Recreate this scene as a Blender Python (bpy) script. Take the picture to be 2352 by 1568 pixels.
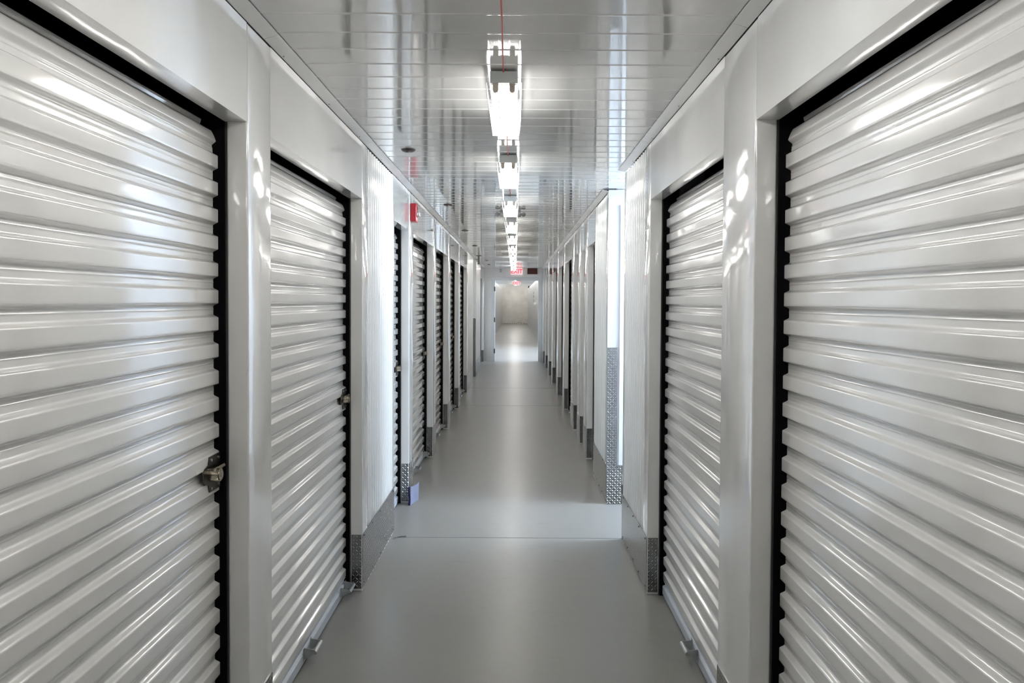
import bpy, bmesh, math, random
from mathutils import Vector, Matrix
random.seed(7)
C = bpy.context.scene.collection
for o in list(bpy.data.objects):
    bpy.data.objects.remove(o)

# ---------------------------------------------------------------- camera
EYE = 1.56
cam_data = bpy.data.cameras.new('camera')
cam = bpy.data.objects.new('camera', cam_data)
C.objects.link(cam)
Rv = Vector((0.99998545, -0.00174821, 0.00510399))
Uv = Vector((-0.00506167, 0.02341638, 0.99971299))
Dv = Vector((0.00186722, 0.99972427, -0.02340719))
m = Matrix.Identity(4)
for i in range(3):
    m[i][0] = Rv[i]; m[i][1] = Uv[i]; m[i][2] = -Dv[i]
m[0][3] = 0; m[1][3] = 0; m[2][3] = EYE
cam.matrix_world = m
cam_data.sensor_width = 36
cam_data.lens = 1662.0 / 2352 * 36
cam_data.shift_x = -10.83 / 2352
cam_data.shift_y = -53.1 / 2352
cam_data.clip_start = 0.02
cam_data.clip_end = 200
bpy.context.scene.camera = cam

# ---------------------------------------------------------------- world, daylight, exposure
vs = bpy.context.scene.view_settings
vs.view_transform = 'Standard'; vs.look = 'None'; vs.gamma = 1.0; vs.use_curve_mapping = False
vs.exposure = 1.1
W = bpy.data.worlds.new('world'); bpy.context.scene.world = W; W.use_nodes = True
W.node_tree.nodes['Background'].inputs[0].default_value = (0.75, 0.86, 1.0, 1)
W.node_tree.nodes['Background'].inputs[1].default_value = 1.0
TUBE = 21.0      # radiance of the fluorescent tubes
def area(name, loc, direction, sx, sy, power, col):
    l = bpy.data.lights.new(name, 'AREA'); l.shape = 'RECTANGLE'; l.size = sx; l.size_y = sy
    l.energy = power; l.color = col
    o = bpy.data.objects.new(name, l); C.objects.link(o); o.location = loc
    o.rotation_euler = Vector(direction).to_track_quat('-Z', 'Z').to_euler()
    return o
DAY = (0.72, 0.85, 1.0)
# daylight falling through the windows at the ends of the side passages
area('daylight_near_passage', (3.57, 5.32, 1.85), (-1, 0, -0.35), 0.36, 0.9, 85, DAY)
area('daylight_rear_lobby', (4.45, 21.0, 1.9), (-1, -0.1, -0.35), 2.8, 1.3, 380, DAY)

# ---------------------------------------------------------------- measures
XL, XR, HC = -0.8156, 0.7080, 2.421
YB = -9.0          # wall behind the camera
YF = 18.80         # end wall
HD = 2.10          # head of the door openings
JD = 0.065         # depth of the jambs
LXC = -0.047       # line of the ceiling lights

# ---------------------------------------------------------------- helpers
def link(name, bm, mat, parent=None, smooth=False):
    me = bpy.data.meshes.new(name)
    bm.normal_update(); bm.to_mesh(me); bm.free()
    if smooth:
        for p in me.polygons: p.use_smooth = True
    mats = mat if isinstance(mat, (list, tuple)) else [mat]
    for q in mats: me.materials.append(q)
    o = bpy.data.objects.new(name, me); C.objects.link(o)
    if parent is not None: o.parent = parent
    return o
def empty(name, loc=(0, 0, 0), rz=0.0):
    o = bpy.data.objects.new(name, None); C.objects.link(o)
    o.location = loc; o.rotation_euler = (0, 0, rz); o.empty_display_size = 0.1
    return o
def tag(o, label, cat, group=None, kind=None):
    if label: o['label'] = label
    if cat: o['category'] = cat
    if group: o['group'] = group
    if kind: o['kind'] = kind
    return o
def box(bm, x0, x1, y0, y1, z0, z1, bev=0.0, seg=2, mi=0):
    g = bmesh.ops.create_cube(bm, size=1.0)
    vsx = g['verts']
    for v in vsx:
        v.co.x = x0 if v.co.x < 0 else x1
        v.co.y = y0 if v.co.y < 0 else y1
        v.co.z = z0 if v.co.z < 0 else z1
    fs = set(f for v in vsx for f in v.link_faces)
    for f in fs: f.material_index = mi
    if bev > 0:
        es = list(set(e for v in vsx for e in v.link_edges))
        bmesh.ops.bevel(bm, geom=es, offset=bev, segments=seg, affect='EDGES', profile=0.6)
def cyl(bm, a, b, r, n=12, cap=True, r2=None):
    a = Vector(a); b = Vector(b); d = b - a; L = d.length
    q = d.to_track_quat('Z', 'Y').to_matrix().to_4x4()
    q.translation = (a + b) / 2
    bmesh.ops.create_cone(bm, cap_ends=cap, segments=n, radius1=r, radius2=r if r2 is None else r2, depth=L, matrix=q)
def extrude_y(bm, prof, y0, y1, closed=False, ny=1):
    rows = []
    for k in range(ny + 1):
        y = y0 + (y1 - y0) * k / ny
        rows.append([bm.verts.new((p[0], y, p[1])) for p in prof])
    n = len(prof)
    for k in range(ny):
        for i in range(n if closed else n - 1):
            j = (i + 1) % n
            bm.faces.new((rows[k][i], rows[k][j], rows[k + 1][j], rows[k + 1][i]))
    if closed:
        bm.faces.new(rows[0][::-1]); bm.faces.new(rows[-1])
def auto_smooth(o, ang=35):
    me = o.data
    for p in me.polygons: p.use_smooth = True
    try:
        me.set_sharp_from_angle(angle=math.radians(ang))
    except Exception:
        pass
def copy_tree(o, parent=None):
    c = o.copy(); C.objects.link(c)
    if parent is not None: c.parent = parent
    for ch in list(o.children): copy_tree(ch, c)
    return c

# ---------------------------------------------------------------- materials
def new_mat(name):
    mt = bpy.data.materials.new(name); mt.use_nodes = True
    nt = mt.node_tree
    return mt, nt, nt.nodes['Principled BSDF']
def setp(b, **k):
    for key, v in k.items():
        key = key.replace('_', ' ')
        if key in b.inputs: b.inputs[key].default_value = v
def metal_paint(name, col, rough, wave=0.0, wscale=(1, 1, 1), var=0.02, coat=0.0, spec=0.5, dist=0.02, smudge=0.06, cior=1.5):
    mt, nt, b = new_mat(name)
    setp(b, Roughness=rough, Specular_IOR_Level=spec, Coat_Weight=coat, Coat_Roughness=rough * 0.8, Coat_IOR=cior)
    tc = nt.nodes.new('ShaderNodeTexCoord')
    n1 = nt.nodes.new('ShaderNodeTexNoise'); n1.inputs['Scale'].default_value = 3.0
    n1.inputs['Detail'].default_value = 5
    nt.links.new(tc.outputs['Object'], n1.inputs['Vector'])
    r = nt.nodes.new('ShaderNodeValToRGB')
    r.color_ramp.elements[0].position = 0.35; r.color_ramp.elements[1].position = 0.7
    r.color_ramp.elements[0].color = (*[max(0, c - var) for c in col], 1)
    r.color_ramp.elements[1].color = (*[min(1, c + var) for c in col], 1)
    nt.links.new(n1.outputs['Fac'], r.inputs['Fac']); nt.links.new(r.outputs['Color'], b.inputs['Base Color'])
    mr = nt.nodes.new('ShaderNodeMapRange')
    mr.inputs['From Min'].default_value = 0.3; mr.inputs['From Max'].default_value = 0.7
    mr.inputs['To Min'].default_value = max(0.02, rough - smudge / 2); mr.inputs['To Max'].default_value = rough + smudge
    nt.links.new(n1.outputs['Fac'], mr.inputs['Value']); nt.links.new(mr.outputs['Result'], b.inputs['Roughness'])
    if wave > 0:
        mp = nt.nodes.new('ShaderNodeMapping'); mp.inputs['Scale'].default_value = wscale
        nt.links.new(tc.outputs['Object'], mp.inputs['Vector'])
        n2 = nt.nodes.new('ShaderNodeTexNoise'); n2.inputs['Scale'].default_value = 1.0; n2.inputs['Detail'].default_value = 1.0
        nt.links.new(mp.outputs['Vector'], n2.inputs['Vector'])
        bp = nt.nodes.new('ShaderNodeBump'); bp.inputs['Strength'].default_value = wave; bp.inputs['Distance'].default_value = dist
        nt.links.new(n2.outputs['Fac'], bp.inputs['Height'])
        nt.links.new(bp.outputs['Normal'], b.inputs['Normal'])
        if coat > 0: nt.links.new(bp.outputs['Normal'], b.inputs['Coat Normal'])
    return mt
def plain(name, col, rough=0.5, metal=0.0, spec=0.5):
    mt, nt, b = new_mat(name)
    setp(b, Roughness=rough, Metallic=metal, Specular_IOR_Level=spec)
    n1 = nt.nodes.new('ShaderNodeTexNoise'); n1.inputs['Scale'].default_value = 25.0
    tc = nt.nodes.new('ShaderNodeTexCoord'); nt.links.new(tc.outputs['Object'], n1.inputs['Vector'])
    mx = nt.nodes.new('ShaderNodeMix'); mx.data_type = 'RGBA'
    mx.inputs['A'].default_value = (*[c * 0.9 for c in col], 1); mx.inputs['B'].default_value = (*[min(1, c * 1.08) for c in col], 1)
    nt.links.new(n1.outputs['Fac'], mx.inputs['Factor']); nt.links.new(mx.outputs['Result'], b.inputs['Base Color'])
    return mt
def emit(name, col, st):
    mt, nt, b = new_mat(name)
    setp(b, Base_Color=(*col, 1), Emission_Color=(*col, 1), Emission_Strength=st, Roughness=0.4)
    return mt

M = {}
M['panel'] = metal_paint('white_panel_paint', (0.80, 0.80, 0.79), 0.07, spec=0.5, coat=1.0, cior=1.7, smudge=0.02, wave=0.25, wscale=(1.5, 3.0, 2.2), dist=0.01)
M['pillar'] = metal_paint('white_pillar_paint', (0.80, 0.80, 0.79), 0.08, spec=0.5, coat=1.0, cior=1.7, smudge=0.02, wave=0.30, wscale=(3, 5, 1.2), dist=0.008)
M['rib'] = metal_paint('white_ribbed_paint', (0.82, 0.82, 0.81), 0.14, spec=0.6, smudge=0.02)
M['curtain'] = metal_paint('white_door_curtain', (0.80, 0.795, 0.78), 0.10, spec=0.5, coat=1.0, cior=1.6, smudge=0.03, wave=0.15, wscale=(2, 2.0, 6), dist=0.004)
M['ceiling'] = metal_paint('white_ceiling_panel', (0.68, 0.68, 0.67), 0.06, spec=0.5, smudge=0.015, coat=1.0, cior=1.9, wave=0.10, wscale=(3.0, 1.2, 1), dist=0.006)
M['trim'] = metal_paint('white_trim_paint', (0.80, 0.80, 0.79), 0.2, wave=0.06, wscale=(3, 4, 3), dist=0.004)
M['bar'] = metal_paint('galvanised_bottom_bar', (0.50, 0.54, 0.59), 0.35)
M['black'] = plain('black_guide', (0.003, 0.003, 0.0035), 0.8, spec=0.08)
M['guide_steel'] = plain('dark_guide_steel', (0.10, 0.10, 0.105), 0.35, 0.6)
M['latch'] = plain('tarnished_latch_steel', (0.10, 0.095, 0.085), 0.32, 0.95)
M['nickel'] = plain('nickel_barrel', (0.42, 0.37, 0.30), 0.2, 1.0)
M['zinc'] = plain('zinc_bracket', (0.55, 0.56, 0.56), 0.3, 0.9)
M['backing'] = plain('unit_interior_shade', (0.012, 0.012, 0.012), 0.9, spec=0.1)
M['fixture'] = metal_paint('grey_fixture_enamel', (0.72, 0.75, 0.74), 0.35)
M['reflector'] = metal_paint('white_reflector_enamel', (0.85, 0.85, 0.85), 0.3)
M['socket'] = plain('beige_lamp_holder', (0.70, 0.62, 0.54), 0.45)
M['tube'] = emit('fluorescent_tube', (1.0, 0.985, 0.95), TUBE)
M['wire'] = plain('white_guard_wire', (0.80, 0.80, 0.80), 0.35)
M['red'] = plain('red_plastic', (0.45, 0.012, 0.025), 0.3)
M['redwire'] = plain('red_cable', (0.50, 0.05, 0.03), 0.5)
M['darkred'] = plain('dark_red_lens', (0.075, 0.004, 0.004), 0.35)
M['exitred'] = emit('lit_exit_red', (1.0, 0.03, 0.06), 0.7)
M['exitface'] = emit('exit_sign_face', (0.85, 0.70, 0.71), 0.30)
M['white_plastic'] = plain('white_plastic', (0.75, 0.75, 0.74), 0.4)
M['wall_white'] = plain('white_wall_board', (0.86, 0.86, 0.86), 0.5)
M['frame'] = metal_paint('white_door_frame', (0.78, 0.80, 0.83), 0.35)
M['hinge'] = plain('grey_hinge_steel', (0.16, 0.17, 0.18), 0.35, 0.8)
M['sprinkler'] = plain('dark_bronze_sprinkler', (0.05, 0.03, 0.028), 0.5)
M['grey'] = plain('grey_metal', (0.30, 0.30, 0.29), 0.4, 0.5)
M['navy'] = plain('navy_plastic', (0.012, 0.012, 0.07), 0.4)
M['lavender'] = plain('lavender_blue_card', (0.50, 0.53, 0.72), 0.5)
M['film'] = plain('clear_grey_film', (0.45, 0.47, 0.5), 0.3)
M['sealant'] = plain('black_sealant', (0.01, 0.01, 0.01), 0.7)

def glass_mat():
    mt, nt, b = new_mat('clear_lens')
    setp(b, Base_Color=(0.9, 0.92, 0.93, 1), Roughness=0.08, Transmission_Weight=0.85, IOR=1.45)
    return mt
M['lens'] = glass_mat()

def M_diamond(name, col, rough):
    mt, nt, b = new_mat(name)
    setp(b, Metallic=1.0, Roughness=rough)
    N = nt.nodes.new; L = nt.links.new
    uv = N('ShaderNodeUVMap'); sep = N('ShaderNodeSeparateXYZ'); L(uv.outputs['UV'], sep.inputs[0])
    def math_(op, a, b_=None, c=None):
        n = N('ShaderNodeMath'); n.operation = op
        for i, v in enumerate((a, b_, c)):
            if v is None: continue
            if isinstance(v, (int, float)): n.inputs[i].default_value = v
            else: L(v, n.inputs[i])
        return n.outputs[0]
    u = math_('MULTIPLY', sep.outputs['X'], 1 / 0.019)
    v = math_('MULTIPLY', sep.outputs['Y'], 1 / 0.019)
    fu = math_('FLOOR', u); fv = math_('FLOOR', v)
    du = math_('SUBTRACT', math_('FRACT', u), 0.5); dv = math_('SUBTRACT', math_('FRACT', v), 0.5)
    par = math_('FLOORED_MODULO', math_('ADD', fu, fv), 2.0)
    s = math_('SUBTRACT', 1.0, math_('MULTIPLY', par, 2.0))
    sdv = math_('MULTIPLY', dv, s)
    a = math_('MULTIPLY', math_('ADD', du, sdv), 0.7071)
    bb = math_('MULTIPLY', math_('SUBTRACT', du, sdv), 0.7071)
    a2 = math_('POWER', math_('ABSOLUTE', math_('DIVIDE', a, 0.52)), 2.0)
    b2 = math_('POWER', math_('ABSOLUTE', math_('DIVIDE', bb, 0.15)), 2.0)
    h = math_('MAXIMUM', math_('SUBTRACT', 1.0, math_('ADD', a2, b2)), 0.0)
    h = math_('POWER', h, 0.6)
    bp = N('ShaderNodeBump'); bp.inputs['Strength'].default_value = 1.0; bp.inputs['Distance'].default_value = 0.0045
    L(h, bp.inputs['Height']); L(bp.outputs['Normal'], b.inputs['Normal'])
    tc = N('ShaderNodeTexCoord'); n1 = N('ShaderNodeTexNoise'); n1.inputs['Scale'].default_value = 14
    L(tc.outputs['Object'], n1.inputs['Vector'])
    mx = N('ShaderNodeMix'); mx.data_type = 'RGBA'
    mx.inputs['A'].default_value = (*[c * 0.8 for c in col], 1); mx.inputs['B'].default_value = (*[min(1, c * 1.12) for c in col], 1)
    L(n1.outputs['Fac'], mx.inputs['Factor'])
    m2 = N('ShaderNodeMix'); m2.data_type = 'RGBA'; m2.inputs['B'].default_value = (0.68, 0.68, 0.67, 1)   # raised lozenges are rubbed bright
    L(h, m2.inputs['Factor']); L(mx.outputs['Result'], m2.inputs['A']); L(m2.outputs['Result'], b.inputs['Base Color'])
    return mt
M['diamond'] = M_diamond('diamond_tread_plate', (0.24, 0.24, 0.235), 0.2)

def M_floor():
    mt, nt, b = new_mat('painted_concrete')
    N = nt.nodes.new; L = nt.links.new
    tc = N('ShaderNodeTexCoord')
    n1 = N('ShaderNodeTexNoise'); n1.inputs['Scale'].default_value = 0.9; n1.inputs['Detail'].default_value = 6
    n2 = N('ShaderNodeTexNoise'); n2.inputs['Scale'].default_value = 16; n2.inputs['Detail'].default_value = 6
    n3 = N('ShaderNodeTexNoise'); n3.inputs['Scale'].default_value = 55; n3.inputs['Detail'].default_value = 3
    for n in (n1, n2, n3): L(tc.outputs['Object'], n.inputs['Vector'])
    r = N('ShaderNodeValToRGB')
    r.color_ramp.elements[0].position = 0.30; r.color_ramp.elements[0].color = (0.225, 0.220, 0.205, 1)
    r.color_ramp.elements[1].position = 0.72; r.color_ramp.elements[1].color = (0.262, 0.256, 0.238, 1)
    mixn = N('ShaderNodeMath'); mixn.operation = 'MULTIPLY_ADD'; mixn.inputs[1].default_value = 0.25
    L(n2.outputs['Fac'], mixn.inputs[0])
    sc = N('ShaderNodeMath'); sc.operation = 'MULTIPLY'; sc.inputs[1].default_value = 0.75
    L(n1.outputs['Fac'], sc.inputs[0]); L(sc.outputs[0], mixn.inputs[2]); L(mixn.outputs[0], r.inputs['Fac'])
    # scuff marks
    sp = N('ShaderNodeTexNoise'); sp.inputs['Scale'].default_value = 7; sp.inputs['Detail'].default_value = 4; sp.inputs['Distortion'].default_value = 1.2
    mp = N('ShaderNodeMapping'); mp.inputs['Scale'].default_value = (1, 2.6, 1); L(tc.outputs['Object'], mp.inputs['Vector']); L(mp.outputs['Vector'], sp.inputs['Vector'])
    mr = N('ShaderNodeMapRange'); mr.inputs['From Min'].default_value = 0.62; mr.inputs['From Max'].default_value = 0.85; mr.inputs['To Min'].default_value = 0; mr.inputs['To Max'].default_value = 0.25
    L(sp.outputs['Fac'], mr.inputs['Value'])
    mx = N('ShaderNodeMix'); mx.data_type = 'RGBA'; mx.inputs['B'].default_value = (0.12, 0.12, 0.115, 1)
    L(mr.outputs['Result'], mx.inputs['Factor']); L(r.outputs['Color'], mx.inputs['A']); L(mx.outputs['Result'], b.inputs['Base Color'])
    rr = N('ShaderNodeMapRange'); rr.inputs['From Min'].default_value = 0.3; rr.inputs['From Max'].default_value = 0.7
    rr.inputs['To Min'].default_value = 0.285; rr.inputs['To Max'].default_value = 0.33
    L(n1.outputs['Fac'], rr.inputs['Value']); L(rr.outputs['Result'], b.inputs['Roughness'])
    bp = N('ShaderNodeBump'); bp.inputs['Strength'].default_value = 0.30; bp.inputs['Distance'].default_value = 0.0012
    L(n3.outputs['Fac'], bp.inputs['Height']); L(bp.outputs['Normal'], b.inputs['Normal'])
    setp(b, Specular_IOR_Level=0.45)
    return mt
M['floor'] = M_floor()

def M_block():
    mt, nt, b = new_mat('cream_block_wall')
    N = nt.nodes.new; L = nt.links.new
    tc = N('ShaderNodeTexCoord'); n1 = N('ShaderNodeTexNoise'); n1.inputs['Scale'].default_value = 2.2; n1.inputs['Detail'].default_value = 7
    L(tc.outputs['Object'], n1.inputs['Vector'])
    r = N('ShaderNodeValToRGB'); r.color_ramp.elements[0].position = 0.3; r.color_ramp.elements[0].color = (0.70, 0.66, 0.60, 1)
    r.color_ramp.elements[1].position = 0.6; r.color_ramp.elements[1].color = (0.80, 0.77, 0.72, 1)
    L(n1.outputs['Fac'], r.inputs['Fac']); L(r.outputs['Color'], b.inputs['Base Color'])
    bp = N('ShaderNodeBump'); bp.inputs['Strength'].default_value = 0.6; bp.inputs['Distance'].default_value = 0.02
    L(n1.outputs['Fac'], bp.inputs['Height']); L(bp.outputs['Normal'], b.inputs['Normal'])
    setp(b, Roughness=0.8)
    return mt
M['block'] = M_block()

# ---------------------------------------------------------------- layout along the corridor
# door openings (start, end) measured along the corridor
DL = [(0.77, 2.21), (2.42, 3.855), (4.87, 5.555), (5.78, 7.18), (7.445, 8.79), (9.10, 10.43), (10.68, 12.24), (16.95, 18.55)]
DR = [(0.80, 2.15), (2.485, 3.825), (6.48, 7.14), (7.48, 7.90), (8.24, 8.75), (9.17, 10.42), (10.80, 12.00), (12.43, 13.74),
      (14.13, 15.18), (15.68, 16.87), (17.23, 18.25)]
GAPL = (13.95, 14.93)      # side passage on the left
GAPR = (4.73, 5.55)        # side passage on the right

# ---------------------------------------------------------------- floor
bm = bmesh.new()
box(bm, -4.0, 5.6, YB - 0.2, 51.5, -0.12, 0.0)
floor = tag(link('floor', bm, M['floor']), 'grey painted concrete floor with a soft sheen', 'floor', kind='structure')
bm = bmesh.new()
for (y, x0, x1) in ((4.742, -0.80, 3.4), (10.80, XL, XR), (13.0, XL, XR), (YF + 0.1, -0.55, 0.60), (26.6, -0.1, 0.8), (30.8, -0.9, 0.8), (35.5, -0.9, 0.8)):
    box(bm, x0, x1, y - 0.0022, y + 0.0022, 0.0, 0.0008)
link('floor_joint', bm, plain('joint_filler', (0.10, 0.11, 0.115), 0.6), floor)

# ---------------------------------------------------------------- ceiling with fine cross ribs
bm = bmesh.new()
prof = []
y = YB
k0 = math.floor((YB - 2.193) / 0.1535)
ys = []
yy = 2.193 + k0 * 0.1535
while yy < YF + 0.1:
    if yy > YB: ys.append(yy)
    yy += 0.1535
pts = [(YB, HC)]
for y in ys:
    w_, h_ = 0.0085, 0.0024
    pts.append((y - w_ - 0.0012, HC))
    for k in range(-6, 7):
        u = k / 6
        pts.append((y + u * w_, HC - h_ * math.cos(u * math.pi / 2) ** 2))
    pts.append((y + w_ + 0.0012, HC))
pts.append((YF + 0.12, HC))
x0, x1 = -1.45, 3.6
va = [bm.verts.new((x0, p[0], p[1])) for p in pts]; vb = [bm.verts.new((x1, p[0], p[1])) for p in pts]
for i in range(len(pts) - 1): bm.faces.new((va[i], vb[i], vb[i + 1], va[i + 1]))
tva = [bm.verts.new((x0, p, HC + 0.06)) for p in (YB, YF + 0.12)]; tvb = [bm.verts.new((x1, p, HC + 0.06)) for p in (YB, YF + 0.12)]
bm.faces.new((tva[0], tva[1], tvb[1], tvb[0]))
ceil = tag(link('ceiling', bm, M['ceiling']), 'glossy white metal ceiling with fine cross ribs', 'ceiling', kind='structure')
auto_smooth(ceil, 170)

# ---------------------------------------------------------------- corridor walls
def wall_side(name, X, s, doors, gap, back):
    """X = face plane, s = +1 when the wall body lies at larger x."""
    root = tag(empty(name, (X, 0, 0)), 'white steel ' + ('left' if s < 0 else 'right') + ' corridor wall of pilasters, headers and ribbed panels', 'wall', kind='structure')
    def bx(part, y0, y1, z0, z1, mat, d0=0.0, d1=JD, bev=0.004):
        bm = bmesh.new()
        a, b = sorted((s * d0, s * d1))
        box(bm, a, b, y0, y1, z0, z1, bev, 3)
        o = link(part, bm, mat, root); auto_smooth(o, 50)
        return o
    top = HC - 0.0225
    segs = []
    cur = YB
    stops = sorted([(a, b, 'door') for a, b in doors] + [(gap[0], gap[1], 'gap')])
    for a, b, t in stops:
        if a > cur + 0.02: segs.append((cur, a))
        cur = b
    if cur < YF - 0.02: segs.append((cur, YF))
    for a, b in segs:
        if b - a > 0.45 and a > 0:
            # ribbed panel between two smooth edge strips
            e0 = 0.14 if a < gap[0] or a > gap[1] + 1 else 0.10
            e1 = 0.06
            bx('edge_strip', a, a + e0, 0.0, top, M['pillar'])
            bx('edge_strip', b - e1, b, 0.0, top, M['pillar'])
            bm = bmesh.new()
            n = max(3, int(round((b - a - e0 - e1) / 0.062))); pw = (b - a - e0 - e1) / n
            pr = []
            for k in range(n):
                y0 = a + e0 + k * pw
                for (t, d) in ((0, .010), (.30, .010), (.38, .008), (.46, .002), (.54, 0.0005), (.76, 0.0005), (.84, .002), (.92, .008)):
                    pr.append((y0 + t * pw, d))
            pr.append((b - e1, .010))
            lo = [bm.verts.new((s * d, y, 0.0)) for y, d in pr]; hi = [bm.verts.new((s * d, y, top - 0.004)) for y, d in pr]
            for i in range(len(pr) - 1): bm.faces.new((lo[i], lo[i + 1], hi[i + 1], hi[i]))
            o = link('ribbed_panel', bm, M['rib'], root); auto_smooth(o, 45)
            bx('panel_core', a + e0, b - e1, 0.0, top, M['pillar'], 0.013, JD, 0)
        else:
            bx('pilaster', a, b, 0.0, top, M['pillar'], bev=0.007)
    for a, b in doors:
        bm = bmesh.new()
        # header: face sheet with a folded underside lip
        t = 0.0025
        pr = [(s * 0.0015, HD), (s * 0.0015, top), (s * (0.0015 + t), top), (s * (0.0015 + t), HD + t), (s * JD, HD + t), (s * JD, HD + 0.02), (s * (JD + t), HD + 0.02), (s * (JD + t), HD)]
        extrude_y(bm, pr, a + 0.001, b - 0.001, closed=True, ny=1)
        bmesh.ops.recalc_face_normals(bm, faces=bm.faces)
        o = link('header_panel', bm, M['panel'], root)
    # screws at the tops of the headers
    # near-black sheets painting the shade inside the units and stopping stray light
    for a, b in ((YB, gap[0]), (gap[1], YF)):
        bm = bmesh.new(); q0, q1 = sorted((s * 0.52, s * 0.56)); box(bm, q0, q1, a, b, 0.0, HC)
        link('unit_backing', bm, M['backing'], root)
    return root
wall_l = wall_side('wall_left', XL, -1, DL, GAPL, None)
wall_r = wall_side('wall_right', XR, 1, DR, GAPR, None)

# side passage on the right, with a window at its end
def simple_box_struct(name, label, mat, *b, cat='wall'):
    bm = bmesh.new(); box(bm, *b); return tag(link(name, bm, mat), label, cat, kind='structure')
simple_box_struct('wall_passage_near', 'white side wall of the right-hand passage, nearer side', M['wall_white'], XR + JD + 0.001, 3.6, GAPR[0] - 0.06, GAPR[0], 0, HC - 0.002)
simple_box_struct('wall_passage_far', 'white end face and side wall of the right-hand passage', M['frame'], XR + JD + 0.001, 3.6, GAPR[1], GAPR[1] + 0.06, 0, HC - 0.002)
wp = tag(empty('window_1', (3.6, 5.14, 0)), 'glazed end of the right-hand side passage', 'window', kind='structure')
bm = bmesh.new()
for b in ((0, .06, -0.41, -0.04, 0.0, HC), (0, .06, 0.36, 0.41, 0, HC), (0, .06, -0.04, 0.36, 0, 0.3), (0, .06, -.04, .36, 2.3, HC)): box(bm, *b)
link('window_frame', bm, M['frame'], wp)
bm = bmesh.new(); box(bm, 0.025, 0.031, -0.04, 0.36, 0.3, 2.3)
link('pane', bm, M['lens'], wp)
# side passage on the left
simple_box_struct('wall_side_passage_near', 'cream side wall of the left-hand passage, nearer side', M['wall_white'], -3.4, XL - JD - 0.001, GAPL[0] - 0.06, GAPL[0], 0, HC - 0.002)
simple_box_struct('wall_side_passage_far', 'cream end face and side wall of the left-hand passage', M['wall_white'], -3.4, XL - JD - 0.001, GAPL[1], GAPL[1] + 0.06, 0, HC - 0.002)
simple_box_struct('wall_side_passage_end', 'cream wall closing the left-hand passage', M['wall_white'], -3.46, -3.4, GAPL[0] - 0.06, GAPL[1] + 0.06, 0, HC)
bm = bmesh.new(); box(bm, -3.46, -1.45, GAPL[0] - .06, GAPL[1] + .06, HC, HC + .05)
tag(link('ceiling_side_passage', bm, M['ceiling']), 'white ceiling of the left-hand passage', 'ceiling', kind='structure')
simple_box_struct('wall_back', 'white wall behind the viewpoint', M['wall_white'], -1.5, 1.4, YB - 0.05, YB, 0, HC)

# ceiling edge trims, in lengths with butt joints
def trim(name, X, s, joints, gap, lab):
    root = tag(empty(name, (X, 0, 0)), lab, 'trim', kind='structure')
    for a, b in zip(joints[:-1], joints[1:]):
        bm = bmesh.new()
        a2, b2 = sorted((-s * 0.046, s * 0.004))
        pr = [(-s * 0.046, HC - 0.0030), (-s * 0.046, HC - 0.0046), (s * 0.001, HC - 0.0185), (s * 0.001, HC - 0.0165)]
        extrude_y(bm, pr, a + 0.0012, b - 0.0012, closed=True)
        bmesh.ops.recalc_face_normals(bm, faces=bm.faces)
        o = link('trim_length', bm, M['trim'], root)
    yy = joints[0] + 0.31
    k = 0
    while yy < 9.5:
        bm = bmesh.new(); cyl(bm, (-s * 0.008, yy, HC - 0.0155), (-s * 0.008, yy, HC - 0.0185), 0.0028, 8)
        link('screw', bm, M['grey'], root)
        yy += 0.61; k += 1
    return root
trim('trim_1', XL, -1, [1.0, 2.36, 3.93, 5.52, 7.18, 9.1, 11.0, 13.95], None, 'white metal trim along the left ceiling edge')
trim('trim_2', XR, 1, [1.0, 2.24, 3.86, 4.73], None, 'white metal trim along the right ceiling edge, nearer length')
trim('trim_3', XR, 1, [5.55, 7.14, 8.24, 10.0, 12.4, 15.2, 18.78], None, 'white metal trim along the right ceiling edge, beyond the passage')
trim('trim_4', XL, -1, [14.93, 16.95, 18.78], None, 'white metal trim along the left ceiling edge, beyond the passage')

# ---------------------------------------------------------------- end wall with the doorway
wf = tag(empty('wall_far', (0, YF, 0)), 'white end wall with an open framed doorway', 'wall', kind='structure')
bm = bmesh.new(); box(bm, XL - JD, -0.60, 0, 0.12, 0, HC); link('wall_panel', bm, M['wall_white'], wf)
bm = bmesh.new(); box(bm, 0.66, XR + JD, 0, 0.12, 0, HC); link('wall_panel', bm, M['wall_white'], wf)
bm = bmesh.new(); box(bm, -0.60, 0.66, 0, 0.12, 2.17, HC); link('wall_panel', bm, M['wall_white'], wf)
dr = tag(empty('door_1', (0, YF, 0)), 'white steel frame of the open doorway in the end wall', 'door frame', kind='structure')
bm = bmesh.new()
box(bm, -0.625, -0.53, -0.014, 0.13, 0, 2.19, .004); box(bm, 0.592, 0.682, -0.014, 0.13, 0, 2.19, .004); box(bm, -0.53, 0.592, -0.014, 0.13, 2.10, 2.19, .004)
link('door_frame', bm, M['frame'], dr)
for z in (1.88, 1.08, 0.27):
    bm = bmesh.new(); box(bm, -0.56, -0.527, -0.020, -0.0145, z - 0.058, z + 0.058, 0.002); cyl(bm, (-.528, -.02, z - .06), (-.528, -.02, z + .06), .007, 8)
    link('hinge', bm, M['hinge'], dr)

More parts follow.
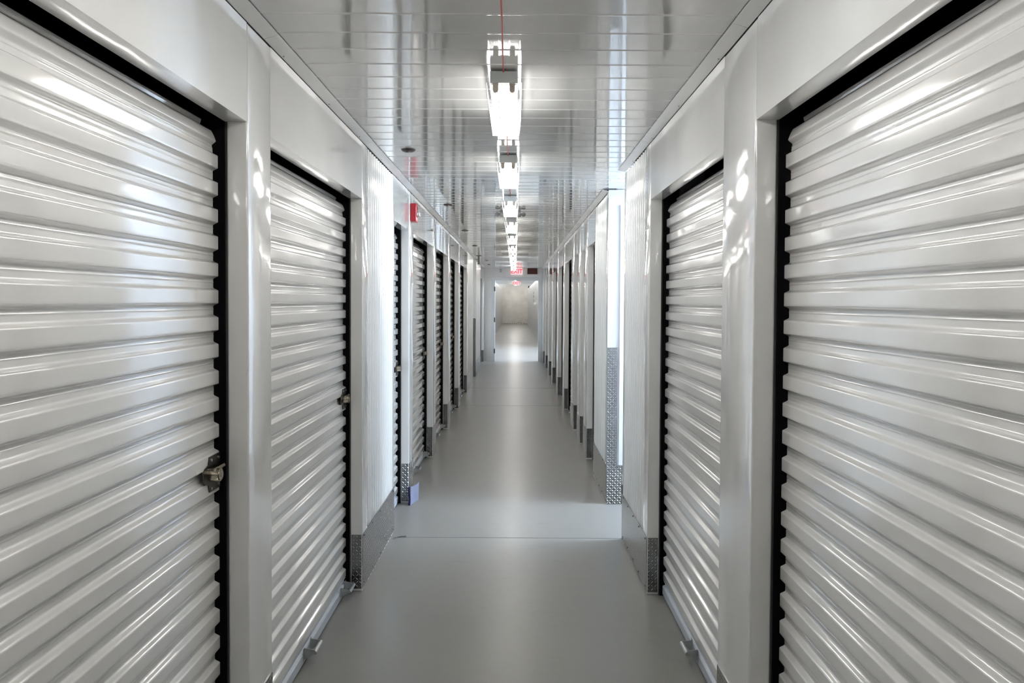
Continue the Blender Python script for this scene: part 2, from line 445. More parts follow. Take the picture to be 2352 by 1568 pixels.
# ---------------------------------------------------------------- rear lobby and second corridor
YE = 50.6; HB = 2.76
bm = bmesh.new(); box(bm, -4.0, 5.6, YF + 0.12, YE + 0.1, HB, HB + 0.1)
tag(link('ceiling_rear', bm, M['wall_white']), 'white ceiling of the rear corridor seen through the doorway', 'ceiling', kind='structure')
def relief(bm, y, x0, x1):
    pass
bm = bmesh.new(); box(bm, -1.6, 1.6, YE, YE + 0.1, 0, HB)
wr = tag(link('wall_rear', bm, M['block']), 'cream painted wall closing the rear corridor, rough at its foot', 'wall', kind='structure')
random.seed(3)
bm = bmesh.new()
x = -0.9
while x < 0.85:     # broken foot of the wall: irregular dark gap
    w = random.uniform(0.05, 0.16); h = random.uniform(0.008, 0.028)
    box(bm, x, x + w, YE - 0.012, YE, 0.0, h); x += w + random.uniform(0, 0.1)
for (a, b, z0, z1) in ((0.1, 0.2, 0.07, 0.082), (0.19, 0.3, 0.08, 0.095), (0.29, 0.42, 0.095, 0.108), (0.41, 0.5, 0.088, 0.098)):
    box(bm, a, b, YE - 0.01, YE, z0, z1)
link('crack', bm, plain('shadowed_crack', (0.12, 0.10, 0.08), 0.9), wr)
M['rear_panel'] = metal_paint('grey_white_partition', (0.50, 0.50, 0.49), 0.35)
def rear_side(name, X, s, y0, y1, label):
    root = tag(empty(name, (X, 0, 0)), label, 'wall', kind='structure')
    y = y0
    while y < y1 - 0.1:
        e = min(y + 3.05, y1)
        a, b = sorted((0.0, s * 0.07))
        bm = bmesh.new(); box(bm, a, b, y, e - 0.03, 0, 2.46, 0.01, 2)
        link('wall_panel', bm, M['rear_panel'], root)
        a, b = sorted((s * 0.02, s * 0.07))
        bm = bmesh.new(); box(bm, a, b, e - 0.03, e, 0, 2.46)
        link('panel_joint', bm, M['guide_steel'], root)
        a, b = sorted((-s * 0.003, 0))
        bm = bmesh.new(); box(bm, a, b, y + 0.02, e - 0.06, 0.0, 0.30)
        link('kick_strip', bm, M['zinc'], root)
        y = e
    return root
rear_side('wall_rear_left', -0.93, -1, 24.6, YE, 'white partition on the left of the rear corridor')
rear_side('wall_rear_right', 0.86, 1, 24.6, YE, 'white partition on the right of the rear corridor')
for x0, x1, nm, lb in ((-4.0, -1.0, 'wall_lobby_left', 'white partition end on the left of the rear lobby'), (0.93, 5.6, 'wall_lobby_right', 'white partition end on the right of the rear lobby')):
    simple_box_struct(nm, lb, M['wall_white'], x0, x1, 24.6, 24.66, 0, HB)
simple_box_struct('wall_lobby_end', 'white wall closing the rear lobby', M['wall_white'], -4.06, -4.0, YF, 24.66, 0, HB)
simple_box_struct('wall_lobby_front', 'white wall of the rear lobby left of the doorway', M['wall_white'], -4.0, XL - JD, YF + 0.06, YF + 0.12, 0, HB)
simple_box_struct('wall_lobby_front_right', 'white wall of the rear lobby right of the doorway', M['wall_white'], XR + JD, 5.0, YF + 0.06, YF + 0.12, 0, HB)
bm = bmesh.new(); box(bm, XL - JD, XR + JD, YF + 0.06, YF + 0.12, HC, HB)
link('wall_panel', bm, M['wall_white']).parent = wf
wf.children[-1].location = (0, -YF, 0)
w2 = tag(empty('window_2', (4.6, 21.7, 0)), 'wide window lighting the rear lobby from the right', 'window', kind='structure')
bm = bmesh.new()
for b in ((0, .08, -2.84, -2.0, 0, HB), (0, .08, 2.0, 2.94, 0, HB), (0, .08, -2, 2, 0, .3), (0, .08, -2, 2, 2.6, HB), (0, .06, -.03, .03, .3, 2.6)): box(bm, *b)
link('window_frame', bm, M['frame'], w2)
bm = bmesh.new(); box(bm, 0.03, 0.036, -2.0, 2.0, 0.3, 2.6)
link('pane', bm, M['lens'], w2)

# ---------------------------------------------------------------- roll-up doors
PITCH = 0.0813
def curtain_profile():
    """(depth, z) pairs for the corrugated steel curtain, rolling back at the top."""
    pr = []
    amp = 0.0155
    def depth(t):      # t in 0..1 over one pitch, crown = 0
        cw, sl = 0.44, 0.13
        if t < cw: return 0.0
        if t < cw + sl:
            u = (t - cw) / sl; return amp * (u * u * (3 - 2 * u))
        if t < 1 - sl: return amp * (1.0 if not (0.745 < t < 0.775) else 0.93)
        u = (1 - t) / sl; return amp * (u * u * (3 - 2 * u))
    ts = [0, .08, .16, .22, .28, .36, .41, .44, .465, .49, .52, .545, .57, .60, .65, .70, .74, .76, .78, .82, .85, .87, .895, .92, .95, .975, .99]
    z0 = 0.088
    zs = 2.00         # start of the roll
    R = 0.135
    total = (zs - z0) + R * 1.45
    n = int(total / PITCH) + 1
    for k in range(n):
        for t in ts:
            L = (k + t) * PITCH
            if L > total: break
            d = depth((t + 0.5 * 0) % 1.0)
            z = z0 + L
            if z <= zs: pr.append((d, z))
            else:
                a = (z - zs) / R
                r = R - d
                pr.append((R - r * math.cos(a), zs + r * math.sin(a)))
    return pr
CP = curtain_profile()
DP = JD + 0.020          # crown depth behind the wall face
bar_prof = [(-0.004, 0.012), (-0.004, 0.052), (0.0, 0.056), (0.009, 0.060), (0.009, 0.072), (0.002, 0.078), (0.002, 0.092), (0.014, 0.096), (0.020, 0.096), (0.020, 0.012)]
def make_door(X, s, y0, y1, detail=True, latch_end=1, pulls=()):
    root = empty('roller_shutter', (X, (y0 + y1) / 2, 0))
    h = (y1 - y0) / 2
    # curtain
    bm = bmesh.new()
    extrude_y(bm, [(s * (DP + d), z) for d, z in CP], -h + 0.014, h - 0.014, ny=1)
    o = link('curtain', bm, M['curtain'], root, smooth=True); auto_smooth(o, 40)
    # bottom bar
    bm = bmesh.new()
    extrude_y(bm, [(s * (DP + d), z) for d, z in bar_prof], -h + 0.016, h - 0.016, closed=True)
    bmesh.ops.recalc_face_normals(bm, faces=bm.faces)
    bar = link('bottom_bar', bm, M['bar'], root)
    bm = bmesh.new()
    a, b = sorted((s * (DP + 0.001), s * (DP + 0.018))); box(bm, a, b, -h + 0.018, h - 0.018, 0.0, 0.012, 0.003)
    link('rubber_seal', bm, M['black'], root)
    # guide tracks
    for e in (-1, 1):
        bm = bmesh.new()
        a, b = sorted((s * (JD + 0.002), s * (JD + 0.085)))
        yy = sorted((e * (h - 0.002), e * (h - 0.013)))
        box(bm, a, b, yy[0], yy[1], 0.0, HD + 0.2, 0.0)
        yy = sorted((e * (h - 0.002), e * (h + 0.05)))
        a, b = sorted((s * (JD + 0.002), s * (JD + 0.012))); box(bm, a, b, yy[0], yy[1], 0.0, HD + 0.2)
        g = link('guide_track', bm, M['black'], root)
        if detail:
            bm = bmesh.new()
            a, b = sorted((s * (JD - 0.004), s * (JD + 0.003)))
            yy = sorted((e * (h - 0.001), e * (h - 0.0035)))
            box(bm, a, b, yy[0], yy[1], 0.0, HD - 0.001)
            link('guide_lip', bm, M['guide_steel'], g)
    # black sheets added to paint the shade between header and curtain
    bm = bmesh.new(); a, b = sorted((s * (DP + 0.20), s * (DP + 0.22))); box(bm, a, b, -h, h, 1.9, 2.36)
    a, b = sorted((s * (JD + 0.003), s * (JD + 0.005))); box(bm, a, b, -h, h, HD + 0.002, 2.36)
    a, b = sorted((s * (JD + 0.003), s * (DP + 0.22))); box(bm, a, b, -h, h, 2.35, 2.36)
    link('shade_lining', bm, M['black'], root)
    # latch
    if latch_end:
        e = latch_end
        lr = bmesh.new()
        L = 0.135; hz = 0.052; zc = 1.045
        yc = e * (h - 0.016)
        # stepped plate outline
        out = [(0, -hz), (-0.075, -hz), (-0.082, -0.030), (-0.105, -0.024), (-0.118, -0.012), (-0.118, 0.012), (-0.105, 0.024), (-0.082, 0.030), (-0.075, hz), (0, hz)]
        d0, d1 = DP - 0.004, DP - 0.0005
        f0 = [lr.verts.new((s * d0, yc + e * u, zc + v)) for u, v in out]; f1 = [lr.verts.new((s * d1, yc + e * u, zc + v)) for u, v in out]
        lr.faces.new(f0); lr.faces.new(f1[::-1])
        for i in range(len(out)):
            j = (i + 1) % len(out); lr.faces.new((f0[i], f0[j], f1[j], f1[i]))
        bmesh.ops.recalc_face_normals(lr, faces=lr.faces)
        lt = link('latch_plate', lr, M['latch'], root)
        if detail:
            bm = bmesh.new()
            cyl(bm, (s * d0, yc - e * 0.072, zc), (s * (d0 - 0.030), yc - e * 0.072, zc), 0.019, 20)
            cyl(bm, (s * (d0 - 0.030), yc - e * 0.072, zc), (s * (d0 - 0.033), yc - e * 0.072, zc), 0.015, 20)
            cyl(bm, (s * (d0 - 0.033), yc - e * 0.072, zc), (s * (d0 - 0.034), yc - e * 0.072, zc), 0.006, 12)
            c = link('lock_barrel', bm, M['nickel'], lt); auto_smooth(c)
            bm = bmesh.new()
            a, b = sorted((s * (d0 - 0.010), s * d0)); yy = sorted((yc - e * 0.06, yc + e * 0.004)); box(bm, a, b, yy[0], yy[1], zc - 0.009, zc + 0.009, 0.002)
            cyl(bm, (s * (d0 - 0.014), yc - e * 0.085, zc + .016), (s * (d0 - 0.014), yc - e * 0.01, zc + .016), 0.006, 12)
            link('slide_bolt', bm, M['nickel'], lt)
            for (u, v) in ((-0.066, -0.042), (-0.066, 0.042), (-0.014, -0.040), (-0.014, 0.040)):
                bm = bmesh.new(); cyl(bm, (s * d0, yc + e * u, zc + v), (s * (d0 - 0.003), yc + e * u, zc + v), 0.0042, 10)
                link('rivet', bm, M['zinc'], lt)
    # pull brackets on the bottom bar
    for py in pulls:
        for q in (-0.045, 0.045):
            bm = bmesh.new()
            # splayed ear plate
            d0 = DP - 0.0045
            y = py + q
            pts = [(s * d0, y, 0.024), (s * d0, y, 0.074), (s * (d0 - 0.045), y * 1.0 - 0 * q, 0.066), (s * (d0 - 0.045), y, 0.050)]
            t = 0.002
            v0 = [bm.verts.new((p[0], p[1] - t, p[2])) for p in pts]; v1 = [bm.verts.new((p[0], p[1] + t, p[2])) for p in pts]
            bm.faces.new(v0); bm.faces.new(v1[::-1])
            for i in range(4):
                j = (i + 1) % 4; bm.faces.new((v0[i], v0[j], v1[j], v1[i]))
            a, b = sorted((s * (d0 - 0.002), s * d0)); yy = sorted((y, y + (0.018 if q > 0 else -0.018))); box(bm, a, b, yy[0], yy[1], 0.022, 0.076)
            bmesh.ops.recalc_face_normals(bm, faces=bm.faces)
            link('bracket_ear', bm, M['zinc'], root)
        bm = bmesh.new(); n = 14
        cyl(bm, (s * (DP - 0.0505), py - 0.05, 0.056), (s * (DP - 0.0505), py + 0.05, 0.056), 0.0095, 16, cap=False)
        cyl(bm, (s * (DP - 0.0505), py - 0.048, 0.056), (s * (DP - 0.0505), py + 0.048, 0.056), 0.0065, 16, cap=True)
        c = link('grip_tube', bm, M['zinc'], root); auto_smooth(c)
    return root
ORD = ['nearest', 'second', 'third', 'fourth', 'fifth', 'sixth', 'seventh', 'eighth', 'ninth', 'tenth', 'eleventh']
LL = ['white corrugated roll-up door filling the left edge of the photo, steel latch at mid height',
      'second roll-up door on the left wall, between the smooth pilaster and the ribbed panel',
      'narrow blue-lit roll-up door on the left wall just before the red fire alarm',
      'roll-up door on the left wall just beyond the red fire alarm',
      'fifth white roll-up door along the left wall',
      'sixth white roll-up door along the left wall',
      'last roll-up door on the left wall before the left side passage',
      'roll-up door on the left wall beyond the side passage, next to the end wall']
LR = ['white corrugated roll-up door filling the right edge of the photo',
      'second roll-up door on the right wall, between the smooth pilaster and the ribbed panel',
      'narrow roll-up door on the right wall just past the side passage and ribbed panel',
      'small recessed locker door, fourth door along the right wall',
      'small recessed locker door, fifth door along the right wall',
      'sixth door along the right wall, its black guide track clearly in view',
      'seventh roll-up door along the right wall',
      'eighth roll-up door along the right wall',
      'ninth roll-up door along the right wall',
      'tenth roll-up door along the right wall',
      'last roll-up door on the right wall, next to the end wall']
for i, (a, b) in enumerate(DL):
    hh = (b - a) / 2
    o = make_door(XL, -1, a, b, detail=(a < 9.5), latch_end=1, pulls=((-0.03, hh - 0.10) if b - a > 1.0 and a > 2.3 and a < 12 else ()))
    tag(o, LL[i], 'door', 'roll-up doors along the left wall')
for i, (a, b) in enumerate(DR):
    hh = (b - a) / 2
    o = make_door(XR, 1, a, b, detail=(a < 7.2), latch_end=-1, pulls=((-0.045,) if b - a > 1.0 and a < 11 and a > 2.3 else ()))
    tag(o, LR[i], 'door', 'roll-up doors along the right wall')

# ---------------------------------------------------------------- diamond plate kick plates
def plate_box(bm, x0, x1, y0, y1, z0, z1, uvl, horiz):
    n0 = len(bm.faces)
    box(bm, x0, x1, y0, y1, z0, z1)
    bm.faces.ensure_lookup_table()
    for f in bm.faces[n0:]:
        for l in f.loops:
            l[uvl].uv = ((l.vert.co.y if horiz == 'y' else l.vert.co.x), l.vert.co.z)
KH = 0.305
T = 0.0025
def kick(X, s, y0, y1, label, face=True, group='diamond plate kick guards', screws=False, film=False, h=KH):
    root = tag(empty('kick_plate', (X, y0, 0)), label, 'kick plate', group)
    bm = bmesh.new(); uvl = bm.loops.layers.uv.new('UVMap')
    a, b = sorted((-s * T, 0.0))
    plate_box(bm, a, b, 0.002, y1 - y0 - 0.004, 0.012, h, uvl, 'y')
    link('front_plate', bm, M['diamond'], root)
    if face:
        bm = bmesh.new(); uvl = bm.loops.layers.uv.new('UVMap')
        a, b = sorted((s * 0.004, s * (JD - 0.008)))
        plate_box(bm, a, b, -T, 0.0, 0.014, h, uvl, 'x')
        link('jamb_plate', bm, M['diamond'], root)
    if screws:
        n = 5
        for z in (0.03, h - 0.018):
            for k in range(n):
                y = 0.05 + (y1 - y0 - 0.1) * k / (n - 1)
                bm = bmesh.new(); cyl(bm, (-s * T, y, z), (-s * (T + 0.003), y, z), 0.005, 8)
                link('screw', bm, M['hinge'], root)
    if film:
        for (dx, ph) in ((0.0, 0.0), (0.010, 1.3)):
            bm = bmesh.new()
            pr = []
            for k in range(13):
                t = k / 12
                pr.append(Vector((-s * (0.006 + dx + 0.008 * math.sin(3 * t + ph)), 0.02 + 0.012 * t, h - 0.03 + t * (0.15 if dx == 0 else 0.11))))
            for u, v in zip(pr[:-1], pr[1:]): cyl(bm, u, v, 0.0022, 6)
            link('loose_film', bm, M['film'], root)
    return root
segL = []
def segs_of(doors, gap, y_end):
    cur = 2.1; out = []
    for a, b, t in sorted([(a, b, 'd') for a, b in doors] + [(gap[0], gap[1], 'g')]):
        if a > cur + 0.02 and cur > 2.12: out.append((cur, a))
        cur = max(cur, b)
    if cur < y_end - 0.05: out.append((cur, y_end))
    return out
SL = segs_of(DL, GAPL, YF); SR = segs_of(DR, GAPR, YF)
KL = ['diamond tread kick plate at the foot of the nearest left pilaster',
      'long diamond tread kick plate under the ribbed panel on the left wall',
      'diamond tread kick plate below the red fire alarm, film peeling at its top',
      'diamond tread kick plate on the left wall, first beyond the fire alarm pilaster',
      'diamond tread kick plate on the left wall, second beyond the fire alarm pilaster',
      'diamond tread kick plate on the left wall, third beyond the fire alarm pilaster',
      'diamond tread kick plate on the left wall reaching the left side passage',
      'diamond tread kick plate on the left wall just past the side passage',
      'small diamond tread kick plate at the left foot of the end wall']
KR = ['diamond tread kick plate at the foot of the nearest right pilaster',
      'long diamond tread kick plate under the ribbed panel on the right, before the side passage',
      'diamond tread kick plate with bent lower edge, right wall just past the passage'] + \
     ['diamond tread kick plate on the right wall, %s beyond the bent one' % w for w in ('first', 'second', 'third', 'fourth', 'fifth', 'sixth', 'seventh', 'eighth', 'ninth')]
for i, (a, b) in enumerate(SL):
    kick(XL, -1, a, b, KL[min(i, len(KL) - 1)], face=(abs(a - GAPL[1]) > 0.01), screws=(i == 1), film=(i == 2))
for i, (a, b) in enumerate(SR):
    kick(XR, 1, a, b, KR[min(i, len(KR) - 1)], face=(abs(a - GAPR[1]) > 0.01), screws=(i in (1, 2)))
# tall corner guards and passage kick plates
def corner_guard(X, s, y, label, klabel, w=0.078):
    root = tag(empty('corner_guard', (X, y, 0)), label, 'corner guard', 'tall diamond plate corner guards')
    bm = bmesh.new(); uvl = bm.loops.layers.uv.new('UVMap')
    a, b = sorted((0.0, s * w)); plate_box(bm, a, b, -0.0055, -0.003, 0.0, 1.21, uvl, 'x')
    link('face_plate', bm, M['diamond'], root)
    r2 = tag(empty('kick_plate', (X + s * w, y, 0)), klabel, 'kick plate', 'diamond plate kick guards')
    bm = bmesh.new(); uvl = bm.loops.layers.uv.new('UVMap')
    a, b = sorted((s * 0.001, s * 1.2)); plate_box(bm, a, b, -T, 0.0, 0.0, KH, uvl, 'x')
    link('front_plate', bm, M['diamond'], r2)
corner_guard(XR, 1, GAPR[1], 'tall diamond plate corner guard facing the camera at the right side passage', 'low diamond plate beside the tall corner guard in the right side passage')
corner_guard(XL, -1, GAPL[1], 'tall diamond plate corner guard far down the left wall at the side passage', 'low diamond plate beside the far corner guard in the left side passage', w=0.062)
for nm, X, s, y in (('trim_5', XR, 1, GAPR[1]), ('trim_6', XL, -1, GAPL[1])):
    bm = bmesh.new(); a, b = sorted((X, X + s * (JD + 0.002)))
    bx_ = box(bm, a, b, y - 0.0028, y - 0.0005, 0.0, HC - 0.006)
    tag(link(nm, bm, M['frame']), 'white corner sheet on the block end at the side passage', 'trim', kind='structure')
bm = bmesh.new(); box(bm, XR + 0.09, XR + 0.145, GAPR[1] - 0.02, GAPR[1] - 0.0005, KH, 2.30, 0.003)
tag(link('trim_7', bm, M['frame']), 'white vertical angle beside the corner guard in the right side passage', 'trim', kind='structure')
bm = bmesh.new(); box(bm, XR - 0.002, XR + 0.004, GAPR[0] - 0.006, GAPR[0] - 0.001, 0.0, 0.36)
tag(link('trim_8', bm, M['sealant']), 'dark sealant line at the passage edge of the near right wall', 'trim', kind='structure')

# ---------------------------------------------------------------- ceiling lights
GL = 0.585
def make_fixture():
    root = empty('ceiling_light', (LXC, 0, HC - 0.006))
    L = 0.61
    bm = bmesh.new(); box(bm, -0.052, 0.052, 0.0, L, -0.046, 0.0, 0.004, 2)
    link('housing', bm, M['fixture'], root)
    bm = bmesh.new()
    pr = [(-0.050, -0.0465), (-0.030, -0.048), (0.030, -0.048), (0.050, -0.0465), (0.050, -0.0468), (-0.050, -0.0468)]
    box(bm, -0.049, 0.049, 0.012, L - 0.012, -0.0485, -0.0462)
    link('reflector', bm, M['reflector'], root)
    for x in (-0.031, 0.031):
        bm = bmesh.new(); cyl(bm, (x, 0.022, -0.064), (x, L - 0.022, -0.064), 0.0127, 12)
        t = link('tube', bm, M['tube'], root); auto_smooth(t, 50)
        for y in (0.0, L - 0.018):
            bm = bmesh.new()
            prof = [(-0.011, -0.0462), (-0.011, -0.070), (-0.008, -0.078), (0.0, -0.081), (0.008, -0.078), (0.011, -0.070), (0.011, -0.0462)]
            extrude_y(bm, [(x + p[0], p[1]) for p in prof], y, y + 0.018, closed=True)
            bmesh.ops.recalc_face_normals(bm, faces=bm.faces)
            link('lamp_holder', bm, M['socket'], root)
    # wire guard
    bm = bmesh.new()
    r = 0.0011; w = 0.060; zb = -0.104; zt = -0.040; wt = 0.066
    n = 36
    for k in range(n + 1):
        y = 0.012 + GL * k / n
        for a, b in (((-wt, y, zt), (-w, y, zb)), ((-w, y, zb), (w, y, zb)), ((w, y, zb), (wt, y, zt))): cyl(bm, a, b, r, 5, cap=False)
    for x, z in ((-wt, zt), (wt, zt), (-w, zb), (w, zb), (-0.02, zb), (0.02, zb)):
        cyl(bm, (x, 0.012, z), (x, 0.012 + GL, z), r * 1.5, 5)
    link('wire_guard', bm, M['wire'], root)
    return root
FY = [2.705 + 1.56 * k for k in range(-2, 1)] + [4.245, 5.875, 7.42, 8.97, 10.62, 12.17, 13.72, 15.45, 17.15]
names = {0: 'nearest', 1: 'second', 2: 'third', 3: 'fourth', 4: 'fifth', 5: 'sixth', 6: 'seventh', 7: 'eighth', 8: 'ninth', 9: 'farthest'}
proto = make_fixture()
for i, y in enumerate(FY):
    o = proto if i == 0 else copy_tree(proto)
    o.location = (LXC, y, HC - 0.006)
    k = i - 2
    if k < 0:
        tag(o, 'caged twin-tube ceiling light %s, above the frame of the photo' % ('behind the viewpoint' if k < -1 else 'over the viewpoint'), 'ceiling light')
    else:
        tag(o, 'caged twin-tube ceiling light, %s in the line along the ceiling' % names[k], 'ceiling light', 'caged lights along the corridor ceiling')
# lights of the rear corridor and of the left passage
ORDE = ['nearest', 'second', 'third', 'fourth', 'fifth', 'sixth', 'seventh', 'eighth', 'ninth', 'tenth', 'eleventh', 'twelfth', 'thirteenth']
M['tube_rear'] = emit('bright_fluorescent_tube', (1.0, 0.975, 0.93), TUBE * 2.9)
for j, (x, y, z) in enumerate([(0.0, 49.3 - 2.0 * q, HB) for q in range(13)]):
    o = copy_tree(proto) if j == 0 else copy_tree(rear_proto); o.location = (x, y, z)
    if j == 0:
        rear_proto = o
        for ch in o.children:
            if ch.name.startswith('tube'):
                ch.data = ch.data.copy(); ch.data.materials.clear(); ch.data.materials.append(M['tube_rear'])
    tag(o, 'caged twin-tube light in the rear corridor, %s counted from its end wall' % ORDE[j], 'ceiling light', 'lights in the rear corridor')
o = copy_tree(proto); o.location = (-2.1, 14.15, HC - 0.002)
tag(o, 'caged twin-tube light in the left side passage', 'ceiling light')

M['added_panel_glow'] = emit('added_cool_glow', (0.70, 0.84, 1.0), 8.0)  # glow of the unseen panel added to brighten the passage floor
pl = tag(empty('added_light_panel', (0.95, 5.30, HC - 0.007)), 'added, unseen cool-white light panel on the ceiling inside the right side passage', 'ceiling light')
bm = bmesh.new(); box(bm, 0, 1.5, -0.20, 0.20, -0.03, 0.0); link('added_panel_frame', bm, M['white_plastic'], pl)
bm = bmesh.new(); box(bm, 0.02, 1.48, -0.18, 0.18, -0.034, -0.0305); link('added_diffuser', bm, M['added_panel_glow'], pl)
for i, (x, y) in enumerate(((1.8, 20.4), (1.8, 22.3), (-1.6, 20.4), (-1.6, 22.3))):  # copies added out of view to brighten the lobby floor from above
    o = copy_tree(pl); o.location = (x - 0.7, y, HB)
    o.name = 'added_light_panel'
    tag(o, 'added, unseen cool-white light panel on the rear lobby ceiling, %s of the doorway, %s row' % ('right' if x > 0 else 'left', 'nearer' if y < 21 else 'farther'), 'ceiling light')

# red cable along the ceiling between the lights
def cable(name, pts, r, mat, label, cat):
    cu = bpy.data.curves.new(name, 'CURVE'); cu.dimensions = '3D'; cu.bevel_depth = r; cu.bevel_resolution = 2
    sp = cu.splines.new('POLY'); sp.points.add(len(pts) - 1)
    for i, p in enumerate(pts): sp.points[i].co = (*p, 1)
    cu.materials.append(mat)
    tmp = bpy.data.objects.new(name, cu); C.objects.link(tmp)
    dg = bpy.context.evaluated_depsgraph_get(); me = bpy.data.meshes.new_from_object(tmp.evaluated_get(dg))
    me.name = name
    bpy.data.objects.remove(tmp)
    o = bpy.data.objects.new(name, me); C.objects.link(o)
    return tag(o, label, cat)
for i, (a, b, nm) in enumerate(((1.77, 2.705, 'running to the nearest ceiling light'), (3.32, 4.245, 'between the nearest and second ceiling lights'), (4.86, 5.875, 'between the second and third ceiling lights'), (6.49, 7.42, 'between the third and fourth ceiling lights'))):
    pts = []
    for k in range(13):
        t = k / 12; pts.append((LXC + 0.002 * math.sin(5 * t + i), a + (b - a) * t, HC - 0.0095 - 0.001 * math.sin(7 * t)))
    cable('cable', pts, 0.0024, M['redwire'], 'thin red cable taped to the ceiling ' + nm, 'cable')

# ---------------------------------------------------------------- sprinklers
bm0 = bmesh.new()
proto_s = empty('sprinkler', (0, 0, HC))
bm = bmesh.new(); cyl(bm, (0, 0, 0.0), (0, 0, -0.007), 0.041, 28, r2=0.036); link('escutcheon', bm, M['sprinkler'], proto_s)
bm = bmesh.new(); cyl(bm, (0, 0, -0.007), (0, 0, -0.016), 0.012, 12); cyl(bm, (0, 0, -0.015), (0, 0, -0.017), 0.017, 16); link('nozzle', bm, M['grey'], proto_s)
for i, (x, y) in enumerate(((-0.615, 4.15), (-0.608, 6.50), (-0.619, 8.84), (-0.635, 11.25), (-0.62, 15.31), (-0.62, 16.95))):
    o = proto_s if i == 0 else copy_tree(proto_s)
    o.location = (x, y, HC)
    tag(o, 'dark round sprinkler plate on the ceiling by the left wall, %s from the camera' % ('nearest', 'second', 'third', 'fourth', 'fifth', 'sixth')[i], 'sprinkler', 'ceiling sprinklers along the left side')
bm0.free()

# hanging bracket at the left passage
hb = tag(empty('hanging_bracket', (-0.70, 13.75, HC)), 'grey box hanging from a dark ceiling plate at the left side passage', 'bracket')
bm = bmesh.new(); box(bm, -0.05, 0.05, -0.03, 0.03, -0.008, 0.0); link('ceiling_plate', bm, M['sprinkler'], hb)
bm = bmesh.new(); box(bm, -0.021, 0.021, -0.02, 0.02, -0.165, -0.008, 0.003); link('drop_box', bm, M['grey'], hb)

# emergency light with two heads
el = tag(empty('emergency_light', (-0.052, 6.95, HC)), 'twin-headed emergency lamp on the ceiling beside the third caged light', 'emergency light')
bm = bmesh.new(); box(bm, -0.10, 0.10, -0.03, 0.03, -0.05, -0.006, 0.006); link('body', bm, M['grey'], el)
for s in (-1, 1):
    bm = bmesh.new(); cyl(bm, (s * 0.10, 0, -0.03), (s * 0.125, 0, -0.03), 0.009, 10); cyl(bm, (s * 0.125, 0.012, -0.03), (s * 0.125, -0.022, -0.032), 0.016, 16, r2=0.021)
    hd = link('lamp_head', bm, M['grey'], el); auto_smooth(hd)
    bm = bmesh.new(); cyl(bm, (s * 0.125, -0.0225, -0.032), (s * 0.125, -0.026, -0.032), 0.019, 16); link('lens', bm, M['lens'], hd)

# ---------------------------------------------------------------- fire alarm
fa = tag(empty('fire_alarm', (XL, 5.665, 2.245)), 'red fire alarm with clear strobe on the left wall above head height', 'fire alarm')
bm = bmesh.new(); box(bm, 0.0, 0.046, -0.058, 0.058, -0.070, 0.070, 0.010, 3)
o = link('alarm_body', bm, M['red'], fa); auto_smooth(o)
bm = bmesh.new(); box(bm, 0.0462, 0.070, -0.035, 0.035, -0.030, 0.010, 0.008, 3)
o = link('strobe_lens', bm, M['lens'], fa); auto_smooth(o)
bm = bmesh.new(); box(bm, 0.0460, 0.0475, -0.045, 0.045, 0.030, 0.032); box(bm, 0.046, 0.0475, -0.045, 0.045, 0.040, 0.042); link('sounder_slot', bm, M['black'], fa)
def text_mesh(txt, size, ext, sx=1.0):
    cu = bpy.data.curves.new('t', 'FONT'); cu.body = txt; cu.size = size; cu.extrude = ext; cu.align_x = 'CENTER'; cu.align_y = 'CENTER'; cu.offset = size * 0.018
    tmp = bpy.data.objects.new('t', cu); C.objects.link(tmp)
    dg = bpy.context.evaluated_depsgraph_get(); me = bpy.data.meshes.new_from_object(tmp.evaluated_get(dg))
    bpy.data.objects.remove(tmp)
    for v in me.vertices: v.co.x *= sx
    return me

# ---------------------------------------------------------------- exit signs
def exit_sign(x, y, z, w, h, label, d=0.04):
    root = tag(empty('exit_sign', (x, y, z)), label, 'exit sign')
    bm = bmesh.new(); box(bm, -w / 2, w / 2, 0, d, -h / 2, h / 2, 0.006); link('sign_box', bm, M['exitface'], root)
    me = text_mesh('EXIT', h * 0.98, 0.001, 0.92); me.materials.append(M['exitred'])
    t = bpy.data.objects.new('lettering', me); C.objects.link(t); t.parent = root
    t.rotation_euler = (math.pi / 2, 0, 0); t.location = (0, -0.002, -0.002)
    return root
exit_sign(0.028, YF - 0.055, 2.335, 0.30, 0.165, 'lit EXIT sign with red letters above the end doorway')
es = exit_sign(0.05, 35.0, 2.44, 0.30, 0.20, 'lit EXIT sign hanging in the rear corridor, seen through the doorway')
bm = bmesh.new(); cyl(bm, (0, 0.02, 0.10), (0, 0.02, 0.32), 0.012, 8); link('hanger', bm, M['black'], es)
rs = tag(empty('unlit_sign', (0.435, YF - 0.045, 2.348)), 'dark red rectangular panel in a pale frame right of the lit exit sign', 'sign')
bm = bmesh.new(); box(bm, -0.145, 0.145, 0, 0.04, -0.095, 0.085, 0.004); link('sign_frame', bm, M['white_plastic'], rs)
bm = bmesh.new(); box(bm, -0.130, 0.130, -0.004, -0.0005, -0.080, 0.072); link('sign_panel', bm, M['darkred'], rs)
ws = tag(empty('wall_sensor', (-0.385, YF, 2.355)), 'small pale sensor with two grey dots on the end wall above the doorway', 'sensor')
bm = bmesh.new(); box(bm, -0.035, 0.035, -0.012, -0.0005, -0.05, 0.05, 0.004); link('sensor_body', bm, M['white_plastic'], ws)
for z in (-0.026, 0.022):
    bm = bmesh.new(); cyl(bm, (0, -0.012, z), (0, -0.016, z), 0.014, 14); link('sensor_eye', bm, M['grey'], ws)

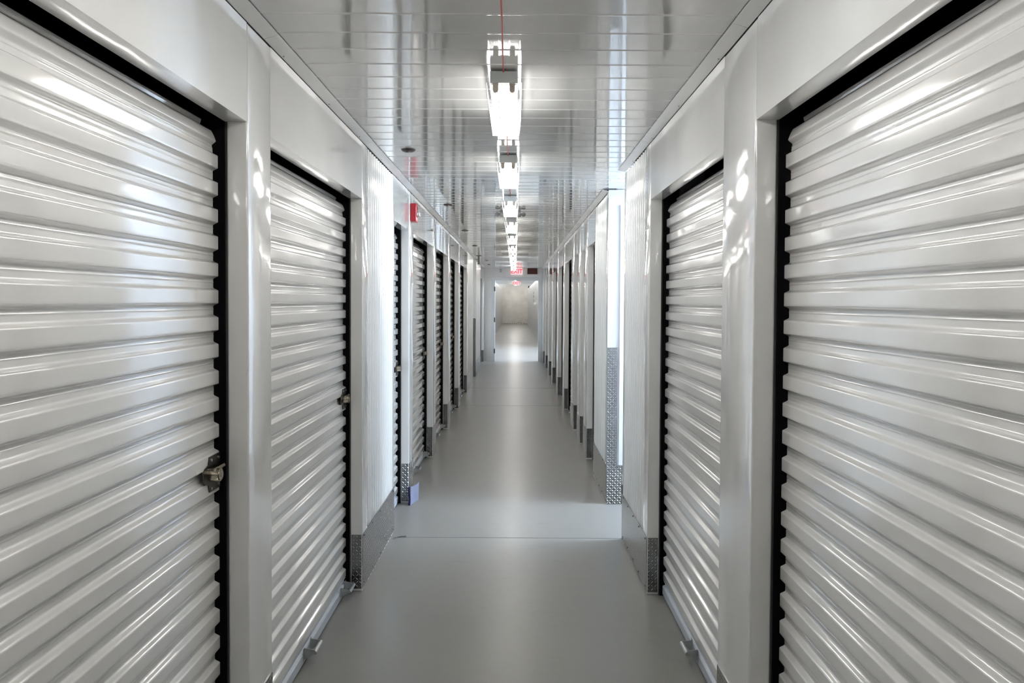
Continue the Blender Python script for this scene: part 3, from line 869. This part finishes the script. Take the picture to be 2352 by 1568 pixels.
# rear corridor fittings
pp = bmesh.new(); cyl(pp, (-0.92, 33.0, 2.66), (0.85, 33.0, 2.66), 0.03, 12)
for q in (-0.6, 0.0, 0.6): cyl(pp, (q, 33.0, 2.66), (q, 33.0, HB), 0.01, 8)
tag(link('sprinkler_pipe', pp, M['white_plastic']), 'white pipe crossing under the rear corridor ceiling', 'pipe')
rl = tag(empty('wall_lamp', (0.858, 44.0, 2.36)), 'black and white emergency lamp high on the right side of the rear corridor', 'emergency light')
bm = bmesh.new(); box(bm, -0.10, 0.0, -0.08, 0.08, -0.10, 0.02, 0.01); link('lamp_body', bm, M['white_plastic'], rl)
bm = bmesh.new(); cyl(bm, (-0.07, -0.03, 0.03), (-0.04, 0.06, 0.13), 0.03, 12); link('lamp_head', bm, M['black'], rl)
for i, z in enumerate((1.96, 1.80, 1.60)):
    bm = bmesh.new(); box(bm, 0.845, 0.859, 33.6, 33.75, z - 0.05, z + 0.05)
    tag(link('wall_clip', bm, M['hinge']), 'small dark clip on the rear right partition, %s of three' % ('top', 'middle', 'lowest')[i], 'clip', 'dark clips on the rear partition')

# ---------------------------------------------------------------- blue folded card at the foot of the left pilaster
cd = tag(empty('plastic_wedge', (XL, 5.50, 0)), 'folded lavender-blue plastic piece standing on the floor beside the left kick plate', 'plastic scrap')
bm = bmesh.new()
# upright curved sheet: dark edge towards the camera, pale face towards the corridor
n = 9
lo, hi = [], []
outer = [(0.006, 0.0), (0.022, 0.0), (0.024, 0.02), (0.030, 0.05), (0.040, 0.085), (0.055, 0.125), (0.062, 0.16)]
for (x, y) in outer:
    t = y / 0.16
    lo.append(bm.verts.new((x, y - 0.01, 0.0))); hi.append(bm.verts.new((x + 0.004, y - 0.01, 0.145 - 0.012 * math.sin(t * 3.0))))
for i in range(1, len(outer) - 1): bm.faces.new((lo[i], lo[i + 1], hi[i + 1], hi[i]))
bmesh.ops.solidify(bm, geom=bm.faces[:], thickness=0.004)
for v in [v for v in bm.verts if not v.link_faces]: bm.verts.remove(v)
link('pale_face', bm, M['lavender'], cd)
bm = bmesh.new()
for k in range(8):
    z0, z1 = 0.142 * k / 8, 0.142 * (k + 1) / 8
    o_ = 0.0025 * math.sin(k * 0.8)
    box(bm, 0.005 + o_, 0.021 + o_, -0.014, -0.008, z0, z1)
link('dark_edge', bm, M['navy'], cd)
bm = bmesh.new()
pts = [(-0.795, 4.70), (-0.77, 4.735), (-0.745, 4.75), (-0.715, 4.752)]
for u, v in zip(pts[:-1], pts[1:]): cyl(bm, (u[0], u[1], 0.004), (v[0], v[1], 0.004), 0.003, 6)
tag(link('wire_scrap', bm, M['hinge']), 'short dark wire scrap on the floor where the left kick plate meets the joint', 'scrap')
